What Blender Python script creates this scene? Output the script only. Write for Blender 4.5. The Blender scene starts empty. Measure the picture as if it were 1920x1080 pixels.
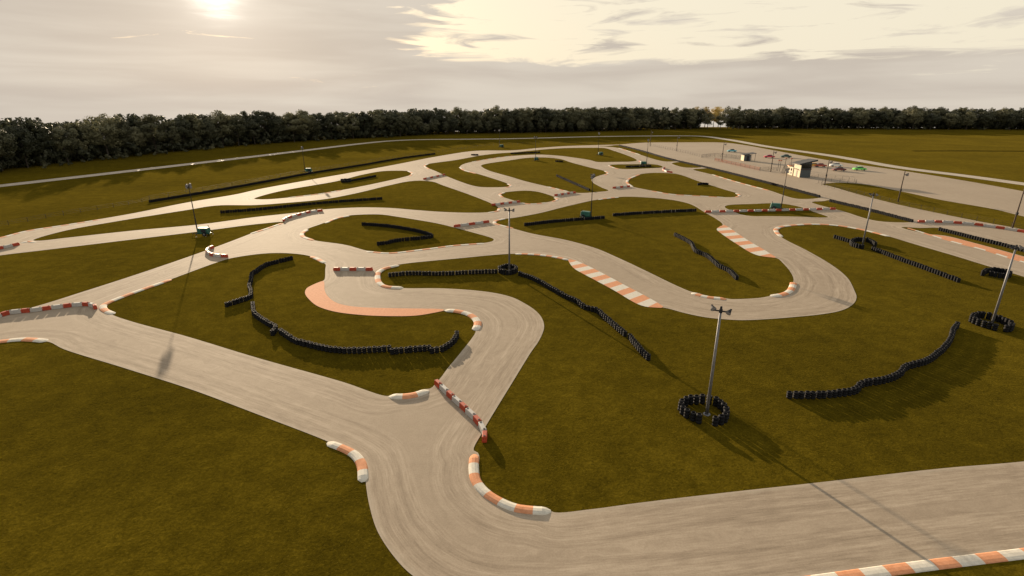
import bpy, bmesh, math, random
import numpy as np
from mathutils import Vector, Matrix
from mathutils.geometry import delaunay_2d_cdt

random.seed(7)
rng = np.random.default_rng(7)
R = math.radians
S = bpy.context.scene
COL = S.collection

# ------------------------------------------------------------------ camera
HC, PITCH, F = 24.0, R(19.2), 1012.0          # height (m), pitch, focal length in photo pixels
cam_d = bpy.data.cameras.new('camera'); cam = bpy.data.objects.new('camera', cam_d); COL.objects.link(cam)
cam_d.sensor_width = 36.0; cam_d.lens = 36.0 * F / 1920.0
cam_d.clip_start = 0.5; cam_d.clip_end = 6000
cam.location = (0, 0, HC); cam.rotation_euler = (R(90) - PITCH, 0, 0)
S.camera = cam
CP, SP = math.cos(PITCH), math.sin(PITCH)

def P(px, py, z=0.0):
    """ground position under a measured photo point, for a point z above the ground"""
    dx, dy = px - 960.0, py - 540.0
    fwd = F * CP - dy * SP
    down = F * SP + dy * CP
    t = (HC - z) / down
    return Vector((dx * t, fwd * t, 0.0))

SUN_EL, SUN_AZ = 9.0, -26.0                   # degrees; azimuth from +Y towards +X

# ------------------------------------------------------------------ object helpers
def tag(o, label=None, cat=None, group=None, kind=None):
    if label: o['label'] = label
    if cat: o['category'] = cat
    if group: o['group'] = group
    if kind: o['kind'] = kind
    return o

def empty(name, loc=(0, 0, 0), rz=0.0):
    o = bpy.data.objects.new(name, None); COL.objects.link(o)
    o.location = loc; o.rotation_euler = (0, 0, rz); o.empty_display_size = 0.3
    return o

def obj(name, me, mats, parent=None, smooth=False):
    o = bpy.data.objects.new(name, me); COL.objects.link(o)
    if not isinstance(mats, (list, tuple)): mats = [mats]
    for m in mats: me.materials.append(m)
    if parent: o.parent = parent
    if smooth:
        me.polygons.foreach_set('use_smooth', [True] * len(me.polygons))
    return o

def copy_tree(o, parent=None):
    c = o.copy(); COL.objects.link(c)
    if parent: c.parent = parent
    for ch in list(o.children): copy_tree(ch, c)
    return c

class MB:
    """collects simple solids into one mesh"""
    def __init__(s): s.v = []; s.f = []; s.m = []
    def add(s, vs, fs, mi=0):
        n = len(s.v); s.v += [tuple(v) for v in vs]; s.f += [tuple(i + n for i in f) for f in fs]; s.m += [mi] * len(fs)
    def box(s, c, d, rz=0.0, mi=0, bev=0.0, taper=1.0):
        x, y, z = d[0] / 2, d[1] / 2, d[2] / 2
        if bev > 0:
            b = min(bev, x * .9, y * .9, z * .9)
            vs, fs = [], []
            for zz, ins in ((-z, b), (-z + b, 0), (z - b, 0), (z, b)):
                k = 1 if zz < 0 else taper
                xx, yy = (x - ins) * k, (y - ins) * k
                bb = b * .7
                vs += [(-xx + bb, -yy, zz), (xx - bb, -yy, zz), (xx, -yy + bb, zz), (xx, yy - bb, zz),
                       (xx - bb, yy, zz), (-xx + bb, yy, zz), (-xx, yy - bb, zz), (-xx, -yy + bb, zz)]
            for k in range(3):
                for i in range(8): fs.append((k * 8 + i, k * 8 + (i + 1) % 8, k * 8 + 8 + (i + 1) % 8, k * 8 + 8 + i))
            fs.append(tuple(range(7, -1, -1))); fs.append(tuple(range(24, 32)))
        else:
            t = taper
            vs = [(-x, -y, -z), (x, -y, -z), (x, y, -z), (-x, y, -z), (-x * t, -y * t, z), (x * t, -y * t, z), (x * t, y * t, z), (-x * t, y * t, z)]
            fs = [(3, 2, 1, 0), (4, 5, 6, 7), (0, 1, 5, 4), (1, 2, 6, 5), (2, 3, 7, 6), (3, 0, 4, 7)]
        ca, sa = math.cos(rz), math.sin(rz)
        s.add([(c[0] + ca * p[0] - sa * p[1], c[1] + sa * p[0] + ca * p[1], c[2] + p[2]) for p in vs], fs, mi)
        return s
    def tube(s, a, b, r0, r1=None, n=8, mi=0):
        a, b = Vector(a), Vector(b); r1 = r0 if r1 is None else r1
        d = (b - a).normalized()
        u = d.orthogonal().normalized(); w = d.cross(u)
        vs, fs = [], []
        for c, r in ((a, r0), (b, r1)):
            for i in range(n):
                t = 2 * math.pi * i / n
                vs.append(c + (u * math.cos(t) + w * math.sin(t)) * r)
        for i in range(n): fs.append((i, (i + 1) % n, n + (i + 1) % n, n + i))
        fs.append(tuple(range(n - 1, -1, -1))); fs.append(tuple(range(n, 2 * n)))
        s.add(vs, fs, mi); return s
    def lathe(s, prof, n=14, c=(0, 0, 0), axis='z', mi=0):
        vs, fs = [], []
        for r, h in prof:
            for i in range(n):
                t = 2 * math.pi * i / n
                q = (r * math.cos(t), r * math.sin(t), h)
                if axis == 'x': q = (h, q[0], q[1])
                elif axis == 'y': q = (q[0], h, q[1])
                vs.append((q[0] + c[0], q[1] + c[1], q[2] + c[2]))
        for k in range(len(prof) - 1):
            for i in range(n): fs.append((k * n + i, k * n + (i + 1) % n, (k + 1) * n + (i + 1) % n, (k + 1) * n + i))
        fs.append(tuple(range(n - 1, -1, -1)))
        fs.append(tuple(range((len(prof) - 1) * n, len(prof) * n)))
        s.add(vs, fs, mi); return s
    def mesh(s, name):
        me = bpy.data.meshes.new(name); me.from_pydata(s.v, [], s.f)
        me.polygons.foreach_set('material_index', s.m); me.update()
        return me
    def build(s, name, mats, parent=None, smooth=False): return obj(name, s.mesh(name), mats, parent, smooth)

# ------------------------------------------------------------------ materials
def new_mat(name):
    m = bpy.data.materials.new(name); m.use_nodes = True
    nt = m.node_tree; b = nt.nodes['Principled BSDF']
    return m, nt, b
def nd(nt, t, **kw):
    n = nt.nodes.new(t)
    for k, v in kw.items(): setattr(n, k, v)
    return n
def ramp(nt, fac, stops):
    r = nt.nodes.new('ShaderNodeValToRGB'); e = r.color_ramp.elements
    while len(e) < len(stops): e.new(0.5)
    for q, (p, c) in zip(e, stops):
        q.position = p; q.color = (c[0], c[1], c[2], 1)
    nt.links.new(fac, r.inputs[0]); return r.outputs[0]
def noise(nt, vec, scale, detail=4, rough=0.55, dist=0.0):
    n = nt.nodes.new('ShaderNodeTexNoise')
    n.inputs['Scale'].default_value = scale; n.inputs['Detail'].default_value = detail
    n.inputs['Roughness'].default_value = rough; n.inputs['Distortion'].default_value = dist
    if vec is not None: nt.links.new(vec, n.inputs['Vector'])
    return n.outputs['Fac']
def math_(nt, op, a, b=None, c=None):
    n = nt.nodes.new('ShaderNodeMath'); n.operation = op
    for i, q in enumerate((a, b, c)):
        if q is None: continue
        if isinstance(q, (int, float)): n.inputs[i].default_value = q
        else: nt.links.new(q, n.inputs[i])
    return n.outputs[0]
def mixc(nt, fac, a, b, mode='MIX'):
    n = nt.nodes.new('ShaderNodeMix'); n.data_type = 'RGBA'; n.blend_type = mode
    for i, q in ((0, fac), (6, a), (7, b)):
        if isinstance(q, (int, float)): n.inputs[i].default_value = q
        elif isinstance(q, tuple): n.inputs[i].default_value = (q[0], q[1], q[2], 1)
        else: nt.links.new(q, n.inputs[i])
    return n.outputs[2]
def bump(nt, b, h, strength, dist):
    n = nt.nodes.new('ShaderNodeBump'); n.inputs['Strength'].default_value = strength; n.inputs['Distance'].default_value = dist
    nt.links.new(h, n.inputs['Height']); nt.links.new(n.outputs[0], b.inputs['Normal'])
def pos(nt): return nt.nodes.new('ShaderNodeNewGeometry').outputs['Position']

def plain(name, col, rough=0.6, metal=0.0, var=0.15, scale=6.0, spec=0.5):
    m, nt, b = new_mat(name)
    tc = nt.nodes.new('ShaderNodeTexCoord').outputs['Object']
    n = noise(nt, tc, scale, 3)
    lo = tuple(c * (1 - var) for c in col); hi = tuple(min(1, c * (1 + var)) for c in col)
    nt.links.new(ramp(nt, n, [(0.3, lo), (0.7, hi)]), b.inputs['Base Color'])
    b.inputs['Roughness'].default_value = rough; b.inputs['Metallic'].default_value = metal
    b.inputs['Specular IOR Level'].default_value = spec
    return m

def grass_mat(name, stops, sheen=0.35):
    m, nt, b = new_mat(name); p = pos(nt)
    big = noise(nt, p, 0.035, 4, 0.55); mid = noise(nt, p, 0.45, 5, 0.65, 0.4); fine = noise(nt, p, 5.0, 6, 0.8); tuft = noise(nt, p, 1.7, 4, 0.7, 0.6)
    f = math_(nt, 'ADD', math_(nt, 'MULTIPLY', big, 0.22), math_(nt, 'MULTIPLY', mid, 0.22))
    f = math_(nt, 'ADD', f, math_(nt, 'MULTIPLY', fine, 0.40))
    f = math_(nt, 'ADD', f, math_(nt, 'MULTIPLY', tuft, 0.16))
    c = ramp(nt, f, stops)
    # single straw-coloured flecks and small bare patches
    v = noise(nt, p, 9.0, 2, 0.6)
    fl = ramp(nt, v, [(0.62, (0, 0, 0)), (0.72, (1, 1, 1))])
    c = mixc(nt, math_(nt, 'MULTIPLY', fl, 0.65), c, (0.17, 0.125, 0.020))
    nt.links.new(c, b.inputs['Base Color'])
    b.inputs['Roughness'].default_value = 0.9; b.inputs['Specular IOR Level'].default_value = 0.0
    b.inputs['Sheen Weight'].default_value = sheen; b.inputs['Sheen Roughness'].default_value = 0.5
    b.inputs['Sheen Tint'].default_value = (0.75, 0.58, 0.12, 1)
    h = math_(nt, 'ADD', math_(nt, 'MULTIPLY', fine, 0.5), math_(nt, 'MULTIPLY', tuft, 0.8))
    bump(nt, b, h, 0.55, 0.12)
    return m
GRASS = grass_mat('grass', [(0.37, (0.025, 0.0195, 0.0016)), (0.50, (0.072, 0.052, 0.0034)), (0.63, (0.148, 0.105, 0.0080))], 0.035)

def asphalt_mat():
    m, nt, b = new_mat('asphalt'); p = pos(nt)
    at = nd(nt, 'ShaderNodeAttribute', attribute_name='edge').outputs['Fac']
    sep = nd(nt, 'ShaderNodeSeparateXYZ'); nt.links.new(p, sep.inputs[0])
    def streak(ku, kp, detail):
        cb = nd(nt, 'ShaderNodeCombineXYZ')
        nt.links.new(math_(nt, 'MULTIPLY', at, ku), cb.inputs[0])
        nt.links.new(math_(nt, 'MULTIPLY', sep.outputs[0], kp), cb.inputs[1])
        nt.links.new(math_(nt, 'MULTIPLY', sep.outputs[1], kp), cb.inputs[2])
        return noise(nt, cb.outputs[0], 1.0, detail, 0.6)
    s1 = streak(2.2, 0.10, 4); s2 = streak(9.0, 0.6, 5)
    big = noise(nt, p, 0.05, 3); grit = noise(nt, p, 9.0, 5, 0.85); blot = noise(nt, p, 0.9, 5, 0.65)
    fade = nd(nt, 'ShaderNodeMapRange'); fade.inputs[1].default_value = 2.7; fade.inputs[2].default_value = 3.7; fade.inputs[3].default_value = 1.0; fade.inputs[4].default_value = 0.0
    nt.links.new(at, fade.inputs[0])
    def faded(q): return math_(nt, 'MULTIPLY_ADD', math_(nt, 'SUBTRACT', q, 0.5), fade.outputs[0], 0.5)
    s1 = faded(s1); s2 = faded(s2)
    f = math_(nt, 'MULTIPLY', s1, 0.30)
    for q, w in ((s2, 0.26), (big, 0.10), (grit, 0.24), (blot, 0.10)): f = math_(nt, 'ADD', f, math_(nt, 'MULTIPLY', q, w))
    c = ramp(nt, f, [(0.36, (0.220, 0.171, 0.121)), (0.5, (0.375, 0.300, 0.221)), (0.63, (0.520, 0.428, 0.325))])
    # dusty, bleached rim beside the grass
    w = noise(nt, p, 0.8, 3)
    rim = ramp(nt, math_(nt, 'ADD', at, math_(nt, 'MULTIPLY', math_(nt, 'SUBTRACT', w, 0.5), 0.9)), [(0.05, (1, 1, 1)), (0.42, (0, 0, 0))])
    c = mixc(nt, math_(nt, 'MULTIPLY', rim, 0.45), c, (0.50, 0.43, 0.34))
    nt.links.new(c, b.inputs['Base Color'])
    b.inputs['Roughness'].default_value = 0.85; b.inputs['Specular IOR Level'].default_value = 0.14
    bump(nt, b, grit, 0.35, 0.02)
    return m
ASPH = asphalt_mat()

def road_mat():
    m, nt, b = new_mat('old_concrete'); p = pos(nt)
    f = math_(nt, 'ADD', math_(nt, 'MULTIPLY', noise(nt, p, 0.12, 4), 0.5), math_(nt, 'MULTIPLY', noise(nt, p, 3.0, 4, 0.7), 0.5))
    nt.links.new(ramp(nt, f, [(0.35, (0.36, 0.30, 0.225)), (0.65, (0.50, 0.42, 0.33))]), b.inputs['Base Color'])
    b.inputs['Roughness'].default_value = 0.6
    return m
ROADM = road_mat()

def paint_mat(name, stripe=True):
    """kerb paint: attribute 'along' counts stripes (0..1 white, 1..2 orange ...)"""
    m, nt, b = new_mat(name); p = pos(nt)
    wear = noise(nt, p, 3.5, 5, 0.7); grit = noise(nt, p, 22.0, 3, 0.7)
    org = ramp(nt, math_(nt, 'ADD', math_(nt, 'MULTIPLY', wear, .6), math_(nt, 'MULTIPLY', grit, .4)),
               [(0.35, (0.56, 0.235, 0.115)), (0.65, (0.74, 0.36, 0.20))])
    wht = ramp(nt, math_(nt, 'ADD', math_(nt, 'MULTIPLY', wear, .6), math_(nt, 'MULTIPLY', grit, .4)),
               [(0.35, (0.55, 0.51, 0.43)), (0.65, (0.76, 0.71, 0.61))])
    if stripe:
        at = nd(nt, 'ShaderNodeAttribute', attribute_name='along').outputs['Fac']
        k = math_(nt, 'MODULO', math_(nt, 'FLOOR', at), 2.0)
        c = mixc(nt, k, wht, org)
    else: c = org
    dirt = ramp(nt, noise(nt, p, 1.1, 5, 0.7), [(0.55, (0, 0, 0)), (0.75, (1, 1, 1))])
    c = mixc(nt, math_(nt, 'MULTIPLY', dirt, 0.25), c, (0.22, 0.17, 0.12))
    nt.links.new(c, b.inputs['Base Color']); b.inputs['Roughness'].default_value = 0.85; b.inputs['Specular IOR Level'].default_value = 0.15
    bump(nt, b, grit, 0.2, 0.01)
    return m
KERB = paint_mat('kerb_paint'); ORANGE = paint_mat('orange_runoff_paint', False)

RUB = plain('tyre_rubber', (0.0065, 0.0065, 0.0085), 0.8, var=0.5, scale=9, spec=0.25)
GALV = plain('galvanised_steel', (0.20, 0.20, 0.21), 0.55, 0.25, 0.2, 3)
DARKST = plain('dark_steel', (0.030, 0.030, 0.034), 0.7, 0.0, 0.15, 6.0, 0.2)
LENS = plain('lamp_glass', (0.32, 0.32, 0.35), 0.15, 0.0, 0.05)
WOOD = plain('weathered_pole_wood', (0.085, 0.06, 0.042), 0.85, 0, 0.3, 4)
REDP = plain('red_plastic', (0.40, 0.048, 0.016), 0.55, 0, 0.18, 4)
WHITEP = plain('white_plastic', (0.45, 0.435, 0.41), 0.55, 0, 0.1, 4)
HOLE = plain('black_plastic', (0.02, 0.02, 0.02), 0.7)
GREEN = plain('green_machine_paint', (0.018, 0.115, 0.085), 0.4, 0, 0.2, 3)
CREAM = plain('cream_wall', (0.58, 0.50, 0.36), 0.8, 0, 0.1, 2)
SHADE_GREY = plain('shade_grey_wall', (0.075, 0.092, 0.10), 0.7, 0, 0.15, 2)  # dark grey with the gables' shade painted in, reused for the vent panels
ROOFM = plain('roof_sheet', (0.035, 0.036, 0.042), 0.8, 0.0, 0.2, 2)
DGLASS = plain('dark_glass', (0.012, 0.014, 0.017), 0.08)
ONET = plain('orange_netting', (0.70, 0.20, 0.09), 0.7)
BARK = plain('bark', (0.055, 0.043, 0.032), 0.9, 0, 0.3, 3)

def leaf_mat(name, a, c):
    m, nt, b = new_mat(name); p = pos(nt)
    oi = nt.nodes.new('ShaderNodeObjectInfo').outputs['Random']
    f = math_(nt, 'ADD', math_(nt, 'MULTIPLY', noise(nt, p, 0.5, 4, 0.65), 0.5), math_(nt, 'MULTIPLY', oi, 0.5))
    col = ramp(nt, f, [(0.26, a), (0.74, c)])
    nt.links.new(col, b.inputs['Base Color']); b.inputs['Roughness'].default_value = 0.6
    b.inputs['Specular IOR Level'].default_value = 0.3
    tr = nt.nodes.new('ShaderNodeBsdfTranslucent'); nt.links.new(col, tr.inputs[0])
    mx = nt.nodes.new('ShaderNodeMixShader'); mx.inputs[0].default_value = 0.25
    nt.links.new(b.outputs[0], mx.inputs[1]); nt.links.new(tr.outputs[0], mx.inputs[2])
    nt.links.new(mx.outputs[0], nt.nodes['Material Output'].inputs[0])
    return m
LEAF = leaf_mat('leaf_dark', (0.040, 0.045, 0.024), (0.185, 0.178, 0.098))
LEAF_SUNLIT = leaf_mat('leaf_sun_tint', (0.34, 0.25, 0.075), (0.62, 0.48, 0.17))  # sunlight on the gap trees, painted in as a pale yellow leaf colour

# ------------------------------------------------------------------ curve helpers
def spline(pts, closed=False, step=None):
    """centripetal Catmull-Rom through ground points; step grows with distance"""
    pts = [Vector((p[0], p[1])) for p in pts]
    n = len(pts); out = []
    rngk = range(n if closed else n - 1)
    for i in rngk:
        if closed: a, b, c, d = pts[i - 1], pts[i], pts[(i + 1) % n], pts[(i + 2) % n]
        else:
            b, c = pts[i], pts[i + 1]
            a = pts[i - 1] if i > 0 else b + (b - c); d = pts[i + 2] if i + 2 < n else c + (c - b)
        L = (c - b).length
        if L < 1e-6: continue
        s = step or max(0.45, min(3.0, (b.y) / 90.0))
        k = max(1, int(math.ceil(L / s)))
        t0 = 0.0; t1 = t0 + max(1e-4, (b - a).length) ** .5; t2 = t1 + max(1e-4, (c - b).length) ** .5; t3 = t2 + max(1e-4, (d - c).length) ** .5
        for j in range(k):
            t = t1 + (t2 - t1) * j / k
            A1 = a * ((t1 - t) / (t1 - t0)) + b * ((t - t0) / (t1 - t0))
            A2 = b * ((t2 - t) / (t2 - t1)) + c * ((t - t1) / (t2 - t1))
            A3 = c * ((t3 - t) / (t3 - t2)) + d * ((t - t2) / (t3 - t2))
            B1 = A1 * ((t2 - t) / (t2 - t0)) + A2 * ((t - t0) / (t2 - t0))
            B2 = A2 * ((t3 - t) / (t3 - t1)) + A3 * ((t - t1) / (t3 - t1))
            out.append(B1 * ((t2 - t) / (t2 - t1)) + B2 * ((t - t1) / (t2 - t1)))
    if not closed: out.append(pts[-1])
    return out
def G(px, z=0.0): return [P(a, b, z) for a, b in px]
def resample(pts, n=None, step=None):
    pts = [Vector((p[0], p[1])) for p in pts]
    L = [0.0]
    for a, b in zip(pts, pts[1:]): L.append(L[-1] + (b - a).length)
    tot = L[-1]
    if n is None: n = max(2, int(round(tot / step)) + 1)
    out = []; k = 0
    for i in range(n):
        s = tot * i / (n - 1)
        while k < len(L) - 2 and L[k + 1] < s: k += 1
        d = L[k + 1] - L[k]
        t = 0 if d < 1e-9 else (s - L[k]) / d
        out.append(pts[k].lerp(pts[k + 1], min(1, max(0, t))))
    return out, tot
def flat_poly(loops, zfun, name, mat, fill=None, edge=False):
    """triangulated sheet: first loop outside, the others holes; optional interior points"""
    vs, es = [], []; segs = []
    for lp in loops:
        b = len(vs); n = len(lp)
        vs += [Vector((p[0], p[1])) for p in lp]
        es += [(b + i, b + (i + 1) % n) for i in range(n)]
    A = np.array([vs[a] for a, _ in es]); B = np.array([vs[b] for _, b in es])
    def dist(Q):
        out = np.full(len(Q), 1e9); D = B - A; dd = (D ** 2).sum(1) + 1e-12
        for i in range(0, len(Q), 1500):
            q = Q[i:i + 1500, None, :] - A[None]
            t = np.clip((q * D[None]).sum(2) / dd[None], 0, 1)
            e = q - t[..., None] * D[None]
            out[i:i + 1500] = np.sqrt((e ** 2).sum(2).min(1))
        return out
    if fill is not None and len(fill):
        Q = np.array(fill)
        ins = np.zeros(len(Q), bool)
        for a, b in zip(A, B):
            c = ((a[1] > Q[:, 1]) != (b[1] > Q[:, 1]))
            with np.errstate(divide='ignore', invalid='ignore'):
                xi = (b[0] - a[0]) * (Q[:, 1] - a[1]) / (b[1] - a[1]) + a[0]
            ins ^= c & (Q[:, 0] < xi)
        Q = Q[ins]; d = dist(Q); Q = Q[d > 0.25]
        vs = vs + [Vector((x, y)) for x, y in Q]
    r = delaunay_2d_cdt(vs, es, [], 1, 1e-4)
    ov, of = r[0], r[2]
    if len(loops) > 1:                     # drop the triangles inside the islands (even-odd rule on centroids)
        OV = np.array([(v.x, v.y) for v in ov]); T = np.array([f[:3] for f in of]); Q = OV[T].mean(1)
        keep = np.zeros(len(Q), bool)
        for a, b in zip(A, B):
            c = ((a[1] > Q[:, 1]) != (b[1] > Q[:, 1]))
            if a[1] == b[1]: continue
            keep ^= c & (Q[:, 0] < (b[0] - a[0]) * (Q[:, 1] - a[1]) / (b[1] - a[1]) + a[0])
        of = [f for f, k in zip(of, keep) if k]
    me = bpy.data.meshes.new(name)
    me.from_pydata([(v.x, v.y, zfun(v.x, v.y)) for v in ov], [], of); me.update()
    # all faces up
    bm = bmesh.new(); bm.from_mesh(me)
    for f in bm.faces:
        if f.normal.z < 0: f.normal_flip()
    bm.to_mesh(me); bm.free()
    if edge:
        d = dist(np.array([(v.x, v.y) for v in ov]))
        at = me.attributes.new('edge', 'FLOAT', 'POINT'); at.data.foreach_set('value', d.astype(np.float32))
    return obj(name, me, mat)

# ------------------------------------------------------------------ ground
LEFT = [(-330,380),(-160,352),(-60,335),(0,324),(100,311),(200,299.5),(300,289),(400,279),(500,270.5),(600,264),(700,259),(790,254.5)]
FAR = [(800,254),(860,252),(1000,250),(1120,247.5),(1230,244.5)]
RIGHT = [(1240,243.5),(1310,242.5),(1400,242),(1600,242.5),(1800,243.5),(1920,244),(2120,245.5),(2400,248)]
def ground():
    """flat meadow; beyond the wood the land falls away"""
    edge = np.array([tuple(p)[:2] for p in G(LEFT + FAR + RIGHT)])
    edge = np.vstack([[-700, -200], [-420, 60], edge, [1300, 420]])
    xs = np.linspace(-700, 1000, 120); ys = np.linspace(-120, 760, 70)
    v = []
    for y in ys:
        for x in xs:
            q = np.array([x, y]); A = edge[:-1]; D = edge[1:] - A
            t = np.clip(((q - A) * D).sum(1) / (D ** 2).sum(1), 0, 1); e = q - (A + t[:, None] * D)
            dd = np.sqrt((e ** 2).sum(1)); k = dd.argmin()
            side = D[k, 0] * e[k, 1] - D[k, 1] * e[k, 0]
            s = dd[k] if side > 0 else 0.0
            v.append((x, y, -0.35 * max(0.0, s - 45)))
    nx = len(xs)
    f = [(j * nx + i, j * nx + i + 1, (j + 1) * nx + i + 1, (j + 1) * nx + i) for j in range(len(ys) - 1) for i in range(nx - 1)]
    me = bpy.data.meshes.new('grass_field'); me.from_pydata(v, [], f); me.update()
    o = obj('grass_field', me, GRASS); tag(o, kind='structure')
ground()

# ------------------------------------------------------------------ the kart track sheet (outline and grass islands measured as photo points)
OUT = [(757,1065),(724,1024),(705,990),(692,945),(687,915),(684,890),(675,862),(650,845),(612,827),(480,776),(360,731),(232,690),(120,655),(90,641),(67,640),(37,639),(0,642),
 (-100,660),(-260,700),(-420,680),(-430,560),(-330,510),(-150,474),(0,445),(50,432.5),(125,421),(187,411),(250,400),(350,380),(445,364),(480,356),(580,337.5),(680,320),(755,306),(805,296),(855,287.5),(880,284),(905,282.3),
 (960,282),(1010,277.5),(1060,274),(1110,272.3),(1160,271),(1185,269),(1212,267.4),(1280,267),(1355,267.4),(1395,272),(1440,280),(1565,302.5),(1690,320),(1815,340),(1920,359),(2100,392),(2400,447),(2800,560),(3050,700),(2950,840),(2650,935),(2300,985),
 (1920,1031),(1735,1054),(1550,1079),(1350,1106),(1150,1128),(1000,1140),(900,1135),(830,1115),(785,1088)]
ISL = [
 [(205,567),(225,560),(252,549),(320,524),(410,491),(430,485),(480,477),(517,474.5),(555,476),(580,480),(592,485),(602,491),(610,495),(610,505),(608,525),(605,527),(587,534),(575,541),(572,550),(580,562),(597,575),(630,585),(680,591),(730,593),(780,592),(812,587),(832,583),(855,585.5),(875,590),(889,600),(893,607),(890,617),(892,622),(860,666),(840,690),(825,710),(806,729),(795,730),(780,737),(757,739.5),(739,740),(727,743),(641,716),(480,670.5),(350,631),(250,604),(212,591),(199,582),(198,573)],
 [(569,437),(575,430),(605,419),(630,409),(655,404),(692,402),(717,402.5),(742,406),(780,412),(820,419),(855,427.5),(890,437),(921,446),(926,449),(922,453),(905,456),(855,459.5),(792,467),(730,474),(705,472.5),(687,470),(655,461),(637,457.5),(590,451),(575,446)],
 [(757,540.5),(722,537.5),(714,525),(712,515),(715,507.5),(730,501),(749,496),(855,485),(960,476),(997,477),(1035,481),(1063,487),(1069,495),(1077,504),(1115,525),(1150,544),(1185,565),(1197,571),(1212,575.5),(1244,577),(1285,587.5),(1322,595),(1360,599),(1390,600.5),(1440,598.5),(1490,594.5),(1540,589.5),(1577,582.5),(1599,571),(1606,557.5),(1602,545),(1590,522.5),(1572,506),(1550,491),(1515,471),(1467,446),(1460,437),(1460,430),(1470,426),(1490,423),(1522,421),(1565,423),(1615,431),(1665,443),(1715,458),(1790,480),(1852,499),(1890,510),(1920,519),(2000,543),(2300,626),(2550,690),(2640,730),(2620,765),(2500,793),(2300,820),(1920,865.5),(1762,879),(1526,906),(1361,924),(1200,943),(1110,955),(1039,961),(1020,953),(967,947),(930,928),(904,904),(896,881),(899,860),(896,849),(888,845),(904,812),(911,799),(964,712),(996,660),(1010,640),(1019,620),(1020,609),(1015,595),(1002,581),(980,567),(960,557.5),(930,550),(892,545),(830,541)],
 [(927,415),(940,411),(960,409),(1010,400),(1060,387.5),(1122,374),(1160,369.5),(1185,369),(1235,372),(1267,376),(1292,382),(1320,397.5),(1355,421),(1345,428),(1344,431),(1355,440),(1385,460),(1410,475),(1425,480),(1440,482),(1456,484),(1467,492.5),(1482,510),(1488,524),(1486,532),(1482,538),(1472,547.5),(1455,552.5),(1445,555),(1422,559),(1370,561),(1360,559.5),(1330,557),(1310,550),(1297,547.5),(1272,537.5),(1210,507.5),(1160,484),(1122,467.5),(1102,461),(1060,450),(997,438),(960,428),(940,422),(928,418)],
 [(62,450.5),(125,432),(225,414),(350,394),(405,385.5),(480,384.5),(530,381),(605,374),(667,362.5),(730,347.5),(767,340),(787,338.7),(810,340.5),(830,347.5),(880,365),(920,381),(934,389),(933,394.5),(917,398),(880,399),(830,397.5),(780,394),(730,390),(680,389),(640,390.5),(605,393),(555,399),(480,407),(375,421),(250,432.5),(125,446),(75,451.5)],
 [(534,416),(480,420.5),(375,434),(250,449),(150,461),(75,470),(0,479),(-150,502),(-260,532),(-270,580),(-150,606),(0,587),(50,579),(87,569),(150,549),(225,525),(300,500),(400,465),(472,437.5),(480,434),(512,425)],
 [(477,373),(485,369),(530,357.5),(630,340),(680,327.5),(717,321),(742,320),(762,320.5),(771,323),(771,327.5),(755,332.5),(680,349),(605,362.5),(542,370.5),(500,373.8)],
 [(796,310.5),(802,307.5),(855,300),(905,291),(942,287),(960,286),(1000,282),(1022,280),(1060,277.7),(1110,277),(1130,277.3),(1150,282.5),(1194,300.8),(1185,303),(1150,303.8),(1122,304),(1105,300),(1072,295),(1047,292),(1010,290),(960,292.5),(930,296),(890,302.5),(870,307.5),(862,313.5),(870,319),(892,325),(917,332.5),(953,345),(956,349.5),(942,351),(905,351),(890,349),(842,332.5),(817,321),(800,314)],
 [(902,310.5),(910,307.5),(960,300),(992,295.8),(1022,295.3),(1047,297.5),(1072,305),(1110,315),(1135,321),(1138,325),(1122,330),(1110,336),(1112,342.5),(1130,352.5),(1141,357.5),(1115,360.5),(1085,362),(1065,359),(1027,350),(985,340),(960,332.5),(917,320),(905,314)],
 [(937,364),(945,361),(960,359),(985,357.5),(1005,359),(1035,367.5),(1043,371),(1042,375),(1025,379.5),(997,382),(975,380),(960,375),(942,369)],
 [(1142,309.7),(1150,308.6),(1185,308),(1225,308),(1241,311.5),(1241,314),(1210,316),(1167,317),(1152,314)],
 [(1175,340),(1182,334),(1197,327.5),(1217,324.5),(1240,324),(1267,326),(1310,340),(1360,356),(1382,362.5),(1386,366),(1382,369),(1360,370),(1310,367),(1260,364),(1222,357.5),(1185,350),(1176,344.5)],
 [(1359,387),(1370,384),(1410,382.5),(1455,381),(1472,382.5),(1500,388),(1525,397),(1553,407.5),(1540,408),(1500,406.5),(1440,405.5),(1410,405.5),(1390,402.5),(1378,398),(1362,391)],
 [(1120,274.2),(1140,273.5),(1160,271.9),(1197,280),(1235,291),(1272,302),(1250,303),(1192,287.5),(1160,277.5),(1135,274.8)],
 [(1260,306),(1275,304),(1295,308.5),(1315,314),(1287,314.3)],
 [(1300,317.5),(1320,316),(1335,315.4),(1390,329),(1440,341.5),(1490,354),(1538,367.5),(1537,371),(1497,373),(1440,356.5),(1385,342.5),(1335,327.5)],
 [(1522,379),(1545,377),(1560,374.8),(1627,391),(1680,405),(1714,414.5),(1700,417.2),(1645,414.5),(1580,396)],
 [(1690,426),(1725,427.5),(1762,427.5),(1850,448),(1920,465),(2100,507),(2300,562),(2200,560),(2050,516),(1920,481),(1815,452.5),(1772,442),(1737,438.5)],
 [(1540,345.5),(1577,342.5),(1615,345),(1690,359),(1765,375),(1865,392.5),(1920,406),(2100,440),(2250,475),(2100,468),(1920,431),(1902,427),(1840,416),(1765,401),(1690,385),(1615,366),(1550,347.5)],
]
loops = [spline(G(OUT), True)] + [spline(G(i), True) for i in ISL]
fill = []
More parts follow.
